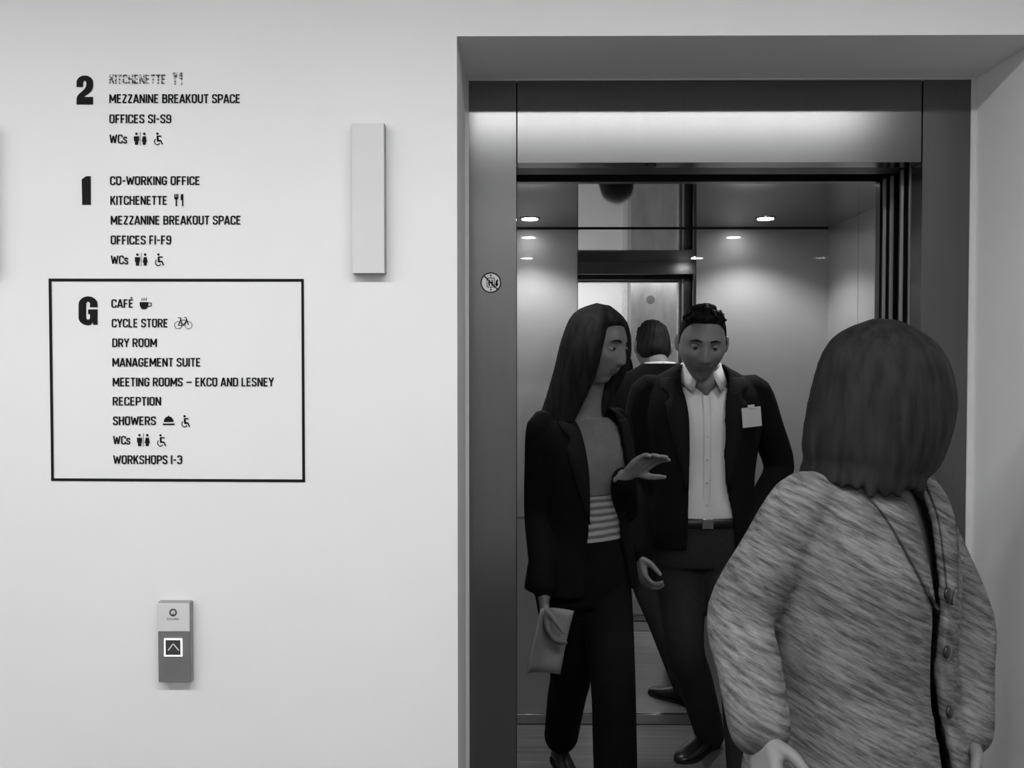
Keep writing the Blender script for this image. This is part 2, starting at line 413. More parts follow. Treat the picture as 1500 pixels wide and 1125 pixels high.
def disc2(bm, c, r, mapf, n=20):
    poly(bm, [(c[0] + r * math.cos(2 * math.pi * i / n), c[1] + r * math.sin(2 * math.pi * i / n)) for i in range(n)], mapf)
def arc2(c, r, a0, a1, n=20, ry=None):
    return [(c[0] + r * math.cos(R(a0 + (a1 - a0) * i / n)), c[1] + (ry or r) * math.sin(R(a0 + (a1 - a0) * i / n))) for i in range(n + 1)]
def flat(name, bm, m, parent):
    """thin vinyl: give the flat outline a real film thickness"""
    for f in bm.faces:
        if f.normal.y > 0: f.normal_flip()
    bm.normal_update()
    for f in list(bm.faces):
        f.normal_update()
        if f.normal.y > 0: f.normal_flip()
    me = bpy.data.meshes.new(name); bm.to_mesh(me); bm.free()
    return link(name, me, m, parent)
def text_line(s, x0, x1, y0, y1, parent, m, Y=YW - .0012, th=.152, name='text_line'):
    adv = [glyph(c)[0] for c in s]; sp = .055
    tot = sum(adv) + sp * (len(s) - 1); kx = (x1 - x0) / tot; h = y1 - y0
    bm = bmesh.new(); x = 0
    for c, a in zip(s, adv):
        for line in glyph(c)[1]:
            pts = arc_poly(line, 0)
            # strokes keep the same weight across and along
            f = lambda p, x=x: P(x0 + (x + p.x) * kx, y1 - p.y * h, Y)
            ribbon(bm, pts, th, f, closed=(c == 'O'))
        x += a + sp
    return flat(name, bm, m, parent)
def icon(kind, x0, x1, y0, y1, parent, m, Y=YW - .0012):
    bm = bmesh.new(); f = lambda p: P(x0 + p.x * (x1 - x0), y1 - p.y * (y1 - y0), Y)
    rb = lambda pts, th: ribbon(bm, pts, th, f); pl = lambda pts: poly(bm, pts, f); dc = lambda c, r, n=20: poly(bm, [(c[0] + r * (y1 - y0) / (x1 - x0) * math.cos(2 * math.pi * i / n), c[1] + r * math.sin(2 * math.pi * i / n)) for i in range(n)], f)
    if kind == 'toilets':
        dc((.20, .89), .105); pl([(.0, .69), (.40, .69), (.40, .34), (.34, .25), (.34, .0), (.08, .0), (.08, .25), (.0, .34)])
        rb([(.50, 1.05), (.50, -.05)], .035)
        dc((.80, .89), .105); pl([(.68, .69), (.92, .69), (1.0, .25), (.92, .23), (.92, .0), (.68, .0), (.68, .23), (.60, .25)])
    elif kind == 'wheelchair':
        dc((.36, .90), .10); rb([(.36, .72), (.40, .33), (.72, .33), (.90, .02)], .13); rb([(.36, .70), (.80, .70)], .10)
        pl([(.27, .70), (.46, .70), (.52, .30), (.32, .26)])
        rb([(.16, .48), (.08, .38), (.05, .25), (.10, .12), (.22, .03), (.36, .0), (.50, .04), (.60, .14)], .085)
    elif kind == 'cutlery':
        for x in (.04, .16, .28, .40): rb([(x, 1.0), (x, .72)], .075)
        pl([(.0, .74), (.44, .74), (.40, .58), (.29, .52), (.29, .0), (.15, .0), (.15, .52), (.04, .58)])
        pl([(.66, .48), (.66, .88), (.74, .98), (.94, 1.0), (.94, .0), (.80, .0), (.80, .48)])
    elif kind == 'cup':
        pl([(.0, .62), (.74, .62), (.74, .35), (.62, .08), (.48, .0), (.26, .0), (.12, .08), (.0, .35)])
        rb([(.72, .54), (.97, .54), (.97, .30), (.68, .24)], .07)
        for x in (.2, .38, .56): rb([(x, .74), (x - .04, .84), (x + .03, .90), (x, 1.0)], .05)
    elif kind == 'bicycle':
        k = (y1 - y0) / (x1 - x0)
        for c in ((.20, .30), (.80, .30)): ribbon(bm, [(c[0] + .30 * k * math.cos(R(i * 15)), c[1] + .30 * math.sin(R(i * 15))) for i in range(25)], .035, f, True)
        rb([(.20, .28), (.34, .72), (.70, .72), (.50, .28), (.20, .28)], .055); rb([(.34, .72), (.50, .28)], .05)
        rb([(.80, .30), (.66, .92), (.55, .97)], .06); rb([(.36, .72), (.32, .90)], .05)
        pl([(.18, .97), (.42, .90), (.42, .85), (.22, .88)])
    elif kind == 'shower':
        pl([(.5 + .40 * math.cos(R(a)), .42 + .50 * math.sin(R(a))) for a in range(0, 181, 12)])
        pl([(.44, .90), (.5, 1.02), (.56, .90)]); pl([(.0, .28), (1.0, .28), (.96, .14), (.04, .14)])
    return flat('pictogram', bm, m, parent)
def numeral(ch, x0, x1, y0, y1, parent, m, Y=YW - .0012):
    bm = bmesh.new(); f = lambda p: P(x0 + p.x * (x1 - x0), y1 - p.y * (y1 - y0), Y)
    if ch == '1':
        poly(bm, [(0, .89), (.50, 1.0), (1, 1.0), (1, 0), (.06, 0), (.03, .60)], f)
    elif ch == '2':
        poly(bm, [(0, .60), (0, .76)] + [(.5 + .5 * math.cos(R(a)), .76 + .24 * math.sin(R(a))) for a in range(165, -1, -15)]
             + [(1, .66), (.97, .56), (.88, .46), (.72, .37), (.55, .305), (.44, .26), (1, .26), (1, 0), (0, 0), (0, .20), (.04, .28), (.14, .36), (.32, .45), (.47, .53), (.56, .61), (.59, .70), (.585, .76), (.55, .80), (.49, .815), (.43, .80), (.40, .75), (.40, .60)], f)
    elif ch == 'G':
        el = lambda cx_, cy_, rx, ry, a0, a1: [(cx_ + rx * math.cos(R(a0 + (a1 - a0) * i / 10)), cy_ + ry * math.sin(R(a0 + (a1 - a0) * i / 10))) for i in range(11)]
        poly(bm, [(1, .62), (1, .72)] + el(.5, .72, .5, .28, 4, 176) + el(.5, .27, .5, .27, 180, 275) + [(.66, .03), (.74, .11), (.77, .02), (1, .02), (1, .55), (.50, .55), (.50, .39), (.60, .39), (.60, .29)]
             + el(.5, .27, .10, .075, 0, -180) + el(.5, .74, .10, .07, 180, 0) + [(.60, .62)], f)
    return flat('floor_number', bm, m, parent)
def zw(px, py): return P(px, py, YW)
d2 = thing('floor_directory', 'black vinyl directory of floor 2 lettered high on the white wall', 'sign', zw(232, 210), 'floor directory lettering')
numeral('2', 112, 136.5, 110.5, 153, d2, M['ink'])
text_line('KITCHENETTE', 160, 243, 109.3, 122.7, d2, M['worn'])['label'] = 'worn, half-rubbed lettering'
icon('cutlery', 253, 268, 106, 124, d2, M['worn'])
text_line('MEZZANINE BREAKOUT SPACE', 160, 352, 138, 151, d2, M['ink'])
text_line('OFFICES SI-S9', 160, 251, 167.6, 180.5, d2, M['ink'])
text_line('WCs', 160.5, 186.5, 197, 210, d2, M['ink'])
icon('toilets', 196, 215, 194, 212, d2, M['ink']); icon('wheelchair', 225.5, 239.5, 194, 212, d2, M['ink'])
d1 = thing('floor_directory', 'black vinyl directory of floor 1 lettered between floor 2 and the boxed list', 'sign', zw(232, 388), 'floor directory lettering')
numeral('1', 119.5, 133, 258, 300, d1, M['ink'])
text_line('CO-WORKING OFFICE', 161, 293, 258.2, 271, d1, M['ink'])
text_line('KITCHENETTE', 161.5, 245, 287, 300, d1, M['ink']); icon('cutlery', 255, 269.5, 284, 302, d1, M['ink'])
text_line('MEZZANINE BREAKOUT SPACE', 162, 353, 316, 329, d1, M['ink'])
text_line('OFFICES FI-F9', 162, 251, 345, 358, d1, M['ink'])
text_line('WCs', 162.5, 188, 374.2, 387, d1, M['ink'])
icon('toilets', 197.5, 216.5, 371, 389, d1, M['ink']); icon('wheelchair', 227, 241, 371, 389, d1, M['ink'])
d0 = thing('floor_directory', 'black vinyl directory of floor G inside a black rectangle', 'sign', zw(260, 705), 'floor directory lettering')
numeral('G', 115, 143, 434, 476.5, d0, M['ink'])
bm = bmesh.new()
co = [(71, 408), (445, 408.5), (447, 706.5), (75, 704.5)]; ci = [(75.5, 412.2), (441.2, 412.6), (442.8, 702.3), (79, 700.6)]
vo = [bm.verts.new(P(x, y, YW - .0012)) for x, y in co]; vi = [bm.verts.new(P(x, y, YW - .0012)) for x, y in ci]
for i in range(4): bm.faces.new((vo[i], vo[(i + 1) % 4], vi[(i + 1) % 4], vi[i]))
flat('border_line', bm, M['ink'], d0)
for s, x0, x1, y0, y1 in (('CAFÉ', 163, 195.5, 438.4, 450.8), ('CYCLE STORE', 163.5, 246, 467, 479.6), ('DRY ROOM', 164.3, 230, 495.8, 508.4),
                          ('MANAGEMENT SUITE', 164.5, 294, 524.4, 537), ('MEETING ROOMS – EKCO AND LESNEY', 165, 401, 553.2, 566), ('RECEPTION', 165, 236, 581.5, 594),
                          ('SHOWERS', 165.3, 228.5, 610, 622.7), ('WCs', 165.7, 191, 638.5, 651), ('WORKSHOPS I-3', 166, 267, 667, 679.8)):
    text_line(s, x0, x1, y0, y1, d0, M['ink'])
icon('cup', 204.5, 222, 436, 453, d0, M['ink']); icon('bicycle', 256, 281, 464, 481.5, d0, M['ink'])
icon('shower', 238, 256, 608.5, 625, d0, M['ink']); icon('wheelchair', 265.5, 279, 608, 625.5, d0, M['ink'])
icon('toilets', 200.5, 219.5, 635.5, 653.5, d0, M['ink']); icon('wheelchair', 230, 244, 636, 653.5, d0, M['ink'])

# ------------------------------------------------------------------ plates on the wall
def wall_plate(x0, x1, y0, y1, label):
    a, b = P(x0, y0, YW - .026), P(x1, y1, YW - .026)
    t = thing('wall_plate', label, 'wall plate', ((a.x + b.x) / 2, YW, b.z), 'blank silver wall plates')
    obj('plate_body', B(a.x, b.x, YW - .022, YW, b.z, a.z), M['plate_side'], t, bevel=.0008)
    obj('plate_cover', B(a.x + .0008, b.x - .0008, YW - .026, YW - .022, b.z + .0006, a.z - .0014), M['plate'], t, bevel=.0006)
wall_plate(514.5, 563.5, 180, 400.5, 'tall blank silver plate on the white wall between lettering and lift')
wall_plate(-60.5, -11, 180, 400.5, 'tall blank silver plate at the far left, left of the lettering')

a, b = P(230.5, 882, YW - .018), P(279, 1000, YW - .018)
t = thing('call_panel', 'small grey lift call panel with lit up-arrow button on white wall', 'lift call button', ((a.x + b.x) / 2, YW, b.z))
YP = YW - .018
obj('housing', B(a.x - .0004, b.x + .001, YW - .015, YW, b.z, a.z), M['plate_side'], t, bevel=.002)
zs = P(250, 925.5, YP).z
obj('upper_cover', B(a.x, b.x - .0012, YP, YW - .015, zs + .0006, a.z - .003), M['plate'], t, bevel=.0008)
obj('lower_cover', B(a.x + .0006, b.x - .0004, YP, YW - .015, b.z + .0004, zs - .0006), M['lower'], t, bevel=.0008)
c0, c1 = P(241, 935, YP), P(267.3, 961, YP)
bt = obj('button', B(c0.x + .002, c1.x - .002, YP - .002, YP, c1.z + .002, c0.z - .002), M['btn'], t)
bm = bmesh.new(); q = .0026
for bx in ((c0.x, c1.x, c0.z - q, c0.z), (c0.x, c1.x, c1.z, c1.z + q), (c0.x, c0.x + q, c1.z + q, c0.z - q), (c1.x - q, c1.x, c1.z + q, c0.z - q)):
    box(bm, bx[0], bx[1], YP - .003, YP, bx[2], bx[3])
obj('light_ring', bm, M['ring'], bt)
bm = bmesh.new(); ribbon(bm, [(246, 953), (253.8, 943), (262, 953)], 1.7, lambda p: P(p.x, p.y, YP - .0024)); flat('up_arrow', bm, M['chev'], bt)
bm = bmesh.new(); f = lambda p: P(p.x, p.y, YP - .0005)
ribbon(bm, arc2((253.5, 897.3), 4.5, 0, 360, 30), 2.6, f, True); poly(bm, [(252.2, 902), (253.5, 896.5), (254.8, 902)], f); flat('logo', bm, M['logo'], t)
cu = bpy.data.curves.new('maker_name', 'FONT'); cu.body = 'Schindler'; cu.size = 1; cu.align_x = 'CENTER'
o = bpy.data.objects.new('tmp', cu); C.objects.link(o)
dg = bpy.context.evaluated_depsgraph_get(); dg.update(); me = bpy.data.meshes.new_from_object(o.evaluated_get(dg)); bpy.data.objects.remove(o)
wd = max(v.co.x for v in me.vertices) - min(v.co.x for v in me.vertices); k = 19.0 / wd * YP / F
ctr = P(253.5, 908.2, YP - .0005)
for v in me.vertices: v.co = Vector((ctr.x + v.co.x * k, YP - .0005, ctr.z + v.co.y * k))
me.materials.clear(); link('maker_name', me, M['logo'], t)

# prohibition sticker on the left jamb
YS = YF - .0008
ctr = P(719, 414, YF)
t = thing('round_sticker', 'round no-lift-in-fire sticker on the left steel door jamb', 'sticker', ctr)
f = lambda p: P(719 + p.x, 414 - p.y, YS); f2 = lambda p: P(719 + p.x, 414 - p.y, YS - .0004)
bm = bmesh.new(); disc2(bm, (0, 0), 14.6, f, 40); flat('disc', bm, M['stick'], t)
bm = bmesh.new(); ribbon(bm, arc2((0, 0), 14.2, 0, 360, 44), 1.8, f2, True); ribbon(bm, [(-10, 10), (10, -10)], 2.0, f2); flat('ban_ring', bm, M['ink'], t)
bm = bmesh.new()
ribbon(bm, [(-5.6, -6.5), (-5.6, 6.5), (5.2, 6.5), (5.2, -6.5), (-5.6, -6.5)], 1.0, f2)
for s in (1, -1):
    ribbon(bm, [(0, 6.5 * s), (0, 12 * s)], .9, f2); poly(bm, [(-1.6, 9.6 * s), (1.6, 9.6 * s), (0, 12.4 * s)], f2)
for x in (-2.4, 1.9): disc2(bm, (x, 3.2), 1.2, f2, 12); poly(bm, [(x - 1.5, 1.6), (x + 1.5, 1.6), (x + .9, -5), (x - .9, -5)], f2)
flat('lift_symbol', bm, M['ink'], t)
bm = bmesh.new(); poly(bm, [(7, -5.5), (9.5, -5.5), (11, -2.5), (10, 0), (11, 3), (9.3, 5.6), (9, 2.8), (7.6, 5), (7.4, 1.2), (6.4, -1.5)], f2); flat('flame_symbol', bm, M['ink'], t)

# ------------------------------------------------------------------ people
KS = 1.0347
def sstep(a, b, x):
    t = min(max((x - a) / (b - a), 0), 1); return t * t * (3 - 2 * t)
def gs(x, s): return math.exp(-x * x / (2 * s * s))
def head_pt(th, ph, female, smile=7):
    """th: longitude from the face (-y), ph: latitude"""
    d = Vector((math.sin(th) * math.cos(ph), -math.cos(th) * math.cos(ph), math.sin(ph)))
    x, y, z = d.x * .076, d.y * .096, d.z * .118
    lo = sstep(-.01, -.115, z)
    fr = max(-d.y, 0)
    x *= 1 - (.30 if not female else .36) * lo
    if d.y > 0: y *= 1 - .42 * lo
    else: y *= 1 - .03 * lo
    if z < -.06: z = -.06 + (z + .06) * (1.0 if female else 1.06)
    if d.y < -.05:
        k = sstep(.05, .5, -d.y); ax = abs(x)
        y -= k * .022 * gs(x, .0085) * sstep(.035, -.030, z) * sstep(-.047, -.034, z)        # nose
        y -= k * .007 * gs(ax - .012, .006) * gs(z + .034, .006)                              # nostrils
        y += k * .012 * gs(ax - .032, .013) * gs(z - .010, .010)                              # eye sockets
        y -= k * (.003 if female else .006) * gs(z - .032, .008) * gs(ax - .028, .022)        # brow
        y -= k * .005 * gs(ax - .045, .014) * gs(z + .022, .014)                              # cheeks
        zc = z; z = z - smile * x * x if ax < .04 else z
        y -= k * .006 * gs(x, .020) * (gs(z + .058, .0045) + gs(z + .069, .005))             # lips
        y += k * .004 * gs(x, .024) * gs(z + .0635, .0018); z = zc
        y += k * .004 * gs(x, .03) * gs(z + .083, .006)
        y -= k * .008 * gs(x, .018) * gs(z + .102, .012)                                      # chin
    return Vector((x, y, z))
def hairline(f, female=False):   # f = 1 at the face, -1 at the nape
    pts = ((-1, -.085), (-.35, -.07), (-.05, -.035), (.12, -.012), (.3, .035), (.55, .066), (.8, .080), (1, .082))
    if not female: pts = ((-1, -.072), (-.35, -.055), (-.08, -.012), (.03, .014), (.07, -.018), (.16, -.016), (.21, .030), (.30, .054), (.5, .078), (.72, .084), (1, .074))
    for (a, za), (b, zb) in zip(pts, pts[1:]):
        if f <= b: return za + (zb - za) * (f - a) / (b - a)
    return pts[-1][1]
def headM(c, yaw, pitch=0, tilt=0, s=1):
    return Matrix.Translation(c) @ Matrix.Rotation(R(yaw), 4, 'Z') @ Matrix.Rotation(R(pitch), 4, 'X') @ Matrix.Rotation(R(tilt), 4, 'Y') @ Matrix.Scale(s, 4)
def head(bm, Mx, female=False):
    n, m = 72, 54; rings = []
    for j in range(1, m):
        ph = -math.pi / 2 + math.pi * j / m
        rings.append([Mx @ head_pt(2 * math.pi * i / n, ph, female) for i in range(n)])
    loft(bm, rings)
    for s in (-1, 1):
        ellipsoid(bm, Mx @ Vector((s * .080, .006, .004)), (.009, .018, .032), Mx.to_3x3().normalized() @ Matrix.Rotation(R(-s * 20), 3, 'Z') @ Matrix.Rotation(R(-10), 3, 'X'), 12, 8)
def hair_cap(bm, Mx, female, th=.013, quiff=0):
    n, m = 72, 54; rings = []
    for j in range(1, m):
        ph = -math.pi / 2 + math.pi * j / m; ring = []
        for i in range(n):
            t = 2 * math.pi * i / n; p = head_pt(t, ph, female)
            d = Vector((p.x / .076, p.y / .096, p.z / .118)).normalized()
            hl = hairline(-d.y, female)
            k = sstep(hl - .008, hl + .010, p.z)
            o = -.016 + k * (.016 + th * ((.6 + .4 * sstep(-.05, .09, p.z)) if female else (.28 + .72 * sstep(.03, .10, p.z))) + .0015 * math.sin(t * 23 + ph * 5))
            if quiff: o += k * quiff * sstep(.2, .9, -d.y) * sstep(.05, .10, p.z)
            ring.append(Mx @ (p + d * o))
        rings.append(ring)
    loft(bm, rings)
def eyes(Mx, root, female=False):
    rot = Mx.to_3x3().normalized()
    for s in (-1, 1):
        c = Mx @ Vector((s * .031, -.0755, .010)); bm = bmesh.new(); ellipsoid(bm, c, (.0116,) * 3, rot, 20, 14)
        o = obj('eye', bm, [M['eyew'], M['iris']], root, True)
        fw = (rot @ Vector((0, -1, -.12))).normalized(); b0 = BASE[root.name]
        for p in o.data.polygons:
            if (p.center + b0 - grow(c)).normalized().dot(fw) > .86: p.material_index = 1
        lid = bmesh.new(); tiltm = rot @ Matrix.Rotation(R(8), 3, 'X'); nn, mm = 24, 14
        grid = [[c + tiltm @ (Vector((math.cos(t) * math.sin(a), -math.cos(t) * math.cos(a), math.sin(t))) * .0128) for a in [R(-95 + 190 * i / nn) for i in range(nn + 1)]] for t in [R(v) for v in (85, 60, 35, 22, 14)]]
        low_ = [[c + tiltm @ (Vector((math.cos(t) * math.sin(a), -math.cos(t) * math.cos(a), math.sin(t))) * .0124) for a in [R(-95 + 190 * i / nn) for i in range(nn + 1)]] for t in [R(v) for v in (-26, -40, -60, -85)]]
        for G_ in (grid, low_):
            vv = [[lid.verts.new(p) for p in r] for r in G_]
            for a_, b_2 in zip(vv, vv[1:]):
                for i in range(nn): lid.faces.new((a_[i], a_[i + 1], b_2[i + 1], b_2[i]))
        obj('eyelid', lid, M['skin'], root, True)
        bm = bmesh.new()
        tube(bm, [Mx @ Vector((s * x, y, z)) for x, y, z in ((.014, -.094, .030), (.030, -.0945, .0345), (.047, -.083, .030))], [.0022, .0034, .0016], 8, 3)
        obj('eyebrow', bm, M['hair'], root, True)
def lip_paint(Mx):
    inv = Mx.inverted()
    def f(c):
        p = inv @ c
        z = p.z - 7 * p.x * p.x
        return 1 if (p.y < -.065 and -.0745 < z < -.0535 and abs(p.x) < .027 - abs(z + .0635) * 1.1) else 0
    return f
def hand(bm, wrist, d, n, thumb, curl=(20, 30, 25), s=1.0, spread=4):
    d = Vector(d).normalized(); n = Vector(n); n = (n - d * n.dot(d)).normalized(); t = d.cross(n) * thumb
    w_ = Vector(wrist)
    offs = (.027, .009, -.009, -.026); lens = (.070, .078, .072, .056)
    tube(bm, [w_ - d * .04, w_, w_ + d * .03 * s], [.025 * s, .0245 * s, .022 * s], 14, 2, ref=n, flat=.72)
    for k, (o_, L) in enumerate(zip(offs, lens)):
        kn = w_ + d * (.088 - abs(k - 1) * .004) * s + t * o_ * s
        tube(bm, [w_ + d * .012 * s + t * o_ * .55 * s, w_ + d * .05 * s + t * o_ * .85 * s, kn], [.013 * s, .0135 * s, .0105 * s], 10, 2)
        ang = 0; p = kn; pts = [p]; ax = d.cross(n)
        dd = (d + t * math.tan(R(spread)) * (o_ / .027)).normalized()
        for c_, fr in zip(curl, (.45, .31, .24)):
            ang += c_ + k * 2
            v = dd * math.cos(R(ang)) + n * math.sin(R(ang)); p = p + v * L * s * fr; pts.append(p)
        tube(bm, pts, [.0098 * s, .0088 * s, .008 * s, .0066 * s], 10, 3)
    b0 = w_ + d * .022 * s + t * .020 * s; v1 = (d * .62 + t * .62 + n * .42).normalized(); v2 = (d * .85 + t * .28 + n * .45).normalized()
    tube(bm, [b0, b0 + v1 * .042 * s, b0 + v1 * .042 * s + v2 * .032 * s, b0 + v1 * .042 * s + v2 * .056 * s], [.0145 * s, .0115 * s, .0095 * s, .0072 * s], 10, 3)
def ering(c, hw, hd, yaw, n=32, p=2.4, th0=0.0, th1=2 * math.pi, closed=True):
    rz = Matrix.Rotation(R(yaw), 3, 'Z'); out = []; cnt = n if closed else n + 1
    for i in range(cnt):
        t = th0 + (th1 - th0) * i / n; s_, c_ = math.sin(t), -math.cos(t)
        out.append(Vector(c) + rz @ Vector((hw * math.copysign(abs(s_) ** (2 / p), s_), hd * math.copysign(abs(c_) ** (2 / p), c_), 0)))
    return out
def interp(levels, sub=4): return spline([list(x) for x in levels], sub)
def torso(bm, levels, yaw, sub=4):
    """levels: x, y, z, half width, half depth"""
    return loft(bm, [ering(l[:3], l[3], l[4], yaw) for l in interp(levels, sub)])
def shell(bm, levels, yaw, th=.014, sub=5, n=44):
    """open-fronted garment; levels: x, y, z, hw, hd, opening on its left side, on its right side (degrees)"""
    L = interp(levels, sub); outer, inner = [], []
    for l in L:
        a0, a1 = R(l[5]), 2 * math.pi - R(l[6])
        outer.append(ering(l[:3], l[3], l[4], yaw, n, 2.4, a0, a1, False)); inner.append(ering(l[:3], l[3] - th, l[4] - th, yaw, n, 2.4, a0, a1, False))
    vo = [[bm.verts.new(p) for p in r] for r in outer]; vi = [[bm.verts.new(p) for p in r] for r in inner]; m = len(L)
    for j in range(m - 1):
        for i in range(n):
            bm.faces.new((vo[j][i], vo[j][i + 1], vo[j + 1][i + 1], vo[j + 1][i])); bm.faces.new((vi[j][i + 1], vi[j][i], vi[j + 1][i], vi[j + 1][i + 1]))
        for i, s in ((0, 1), (n, -1)):
            q = (vo[j][i], vo[j + 1][i], vi[j + 1][i], vi[j][i]); bm.faces.new(q if s > 0 else q[::-1])
    for j, s in ((0, 1), (m - 1, -1)):
        for i in range(n):
            q = (vo[j][i], vi[j][i], vi[j][i + 1], vo[j][i + 1]); bm.faces.new(q if s > 0 else q[::-1])
    return outer, L
def shoe(root, heel, toe, s=1.0, heelh=.02):
    heel, toe = Vector(heel), Vector(toe); d = (toe - heel).normalized(); side = d.cross(Vector((0, 0, 1))).normalized(); up = side.cross(d)
    L = (toe - heel).length; bm = bmesh.new(); rings = []
    for u, hw, h in ((0, .012, .03), (.03, .026, .05), (.12, .033, .072), (.25, .034, .082), (.38, .034, .074), (.52, .040, .056), (.68, .046, .044), (.82, .043, .036), (.93, .030, .028), (1.0, .010, .018)):
        c = heel + d * L * u; ring = []
        for k in range(16):
            a = 2 * math.pi * k / 16; z = h * (.5 + .5 * math.sin(a)) if math.sin(a) > 0 else h * .5 * (1 + math.sin(a) * 1.0)
            ring.append(c + side * (hw * s * math.cos(a)) + up * max(z, .006))
        rings.append(ring)
    loft(bm, rings); o = obj('shoe', bm, M['shoe'], root, True)
    bm = bmesh.new(); rings = []
    for u, hw in ((0, .014), (.03, .028), (.12, .036), (.3, .034), (.45, .036), (.6, .045), (.75, .048), (.88, .04), (.97, .022), (1.01, .006)):
        c = heel + d * L * u
        rings.append([c - side * hw * s + up * .010, c + side * hw * s + up * .010, c + side * hw * s, c - side * hw * s])
    loft(bm, rings); obj('sole', bm, M['sole'], o)
    return o
def lapels(bm_l, bm_r, outer, L, zlo, zhi, wmax, yaw, lift=.010):
    fw = Matrix.Rotation(R(yaw), 3, 'Z') @ Vector((0, -1, 0))
    for bm, idx in ((bm_l, 0), (bm_r, -1)):
        rows = []
        for r, l in zip(outer, L):
            if not zlo <= l[2] <= zhi: continue
            u = (l[2] - zlo) / (zhi - zlo); wv = wmax * (math.sin(math.pi * min(u * .62, .5)) if u < .80 else (.72 if u < .88 else .95))
            step = 1 if idx == 0 else -1; acc = 0; k = 0; pts = [r[0 if idx == 0 else len(r) - 1]]; i = 0 if idx == 0 else len(r) - 1
            while acc < wv and 0 <= i + step < len(r):
                s_ = (r[i + step] - r[i]).length; i += step; acc += s_; pts.append(r[i])
            a = pts[0]; b = pts[-1] if acc <= wv or len(pts) < 2 else pts[-2].lerp(pts[-1], 1 - (acc - wv) / s_)
            mid = pts[len(pts) // 2]
            rows.append((a + fw * .004, a.lerp(b, .5) * .4 + mid * .6 + fw * lift, b + fw * lift * .7))
        vt = [[bm.verts.new(p) for p in r] for r in rows]; vb = [[bm.verts.new(p - fw * .006) for p in r] for r in rows]; m = len(rows)
        for j in range(m - 1):
            for i in range(2):
                bm.faces.new((vt[j][i], vt[j][i + 1], vt[j + 1][i + 1], vt[j + 1][i])); bm.faces.new((vb[j][i], vb[j + 1][i], vb[j + 1][i + 1], vb[j][i + 1]))
            for i in (0, 2): bm.faces.new((vt[j][i], vt[j + 1][i], vb[j + 1][i], vb[j][i]))
        for j in (0, m - 1):
            for i in range(2): bm.faces.new((vt[j][i], vb[j][i], vb[j][i + 1], vt[j][i + 1]))
def V(px, py, Y): return P(px, py, Y)

# ---- the man in the white shirt
yb = 3.28
man = thing('person', 'man in black blazer and open white shirt wearing a white badge, by the mirror', 'person', (P(1024, 800, yb).x, yb, 0))
cx = P(1026, 600, yb).x
Hm = headM(V(1028, 505, 3.17), -4, 14, 3, 1.06)
rsh, rel, rwr = V(946, 574, 3.28), V(930, 695, 3.33), V(938, 808, 3.16)
lsh, lel, lwr = V(1106, 574, 3.28), V(1141, 684, 3.36), V(1103, 772, 3.20)
rh, rk, ra = V(995, 800, 3.29), V(1003, 950, 3.24), V(1040, 1068, 3.52)
lh, lk, la = V(1052, 800, 3.29), V(1082, 960, 3.14), V(1092, 1150, 3.06)
bm = bmesh.new(); head(bm, Hm)
tube(bm, [V(1028, 535, 3.235), V(1030, 552, 3.265), V(1030, 585, 3.29)], [.055, .058, .07], 18, 3)
tube(bm, [(cx, yb - .03, 1.49), (cx, yb - .066, 1.455), (cx, yb - .090, 1.425), (cx, yb - .098, 1.405)], [.045, .042, .032, .014], 14, 3)
torso(bm, [(cx, yb, .86, .14, .10), (cx, yb, 1.05, .14, .095), (cx, yb, 1.28, .165, .10), (cx, yb, 1.40, .15, .08), (cx, yb, 1.45, .06, .055)], 0, 3)
for s_, e_, w__ in ((rsh, rel, rwr), (lsh, lel, lwr)): tube(bm, [s_, s_.lerp(e_, .5), e_, e_.lerp(w__, .5), w__], [.045, .042, .036, .034, .026], 12, 3)
for a_, b__, c_ in ((rh, rk, ra), (lh, lk, la)): tube(bm, [a_, a_.lerp(b__, .5), b__, b__.lerp(c_, .4), c_], [.07, .062, .048, .045, .032], 12, 3)
hand(bm, rwr + (rwr - rel).normalized() * .02, (rwr - rel) + Vector((.02, -.04, -.02)), (.9, .1, 0), 1, (35, 45, 35))
hand(bm, lwr, Vector((-.10, .04, -.20)), (-.5, .8, .2), -1, (25, 30, 20), .92)
union('body', bm, .005, [M['skin'], M['lip']], man, 2, .45, lip_paint(Hm)); eyes(Hm, man)
bm = bmesh.new(); hair_cap(bm, Hm, False, .013, .010)
rnd = random.Random(11)
for k in range(110):
    th, ph = math.pi * (-.62 + 1.24 * rnd.random()), R(38 + 50 * rnd.random())
    p = head_pt(th, ph, False)
    if p.z < hairline(-p.y / .1, False) + .004 or p.z < .05: continue
    d = p.normalized(); q = p + d * .013
    tube(bm, [Hm @ (p + d * .004), Hm @ q, Hm @ (q + d * .006 + Vector((.004 * rnd.uniform(-1, 1), -.012, .003)))], [.006, .0055, .003], 7, 2)
union('hair', bm, .004, M['hair'], man, 1)
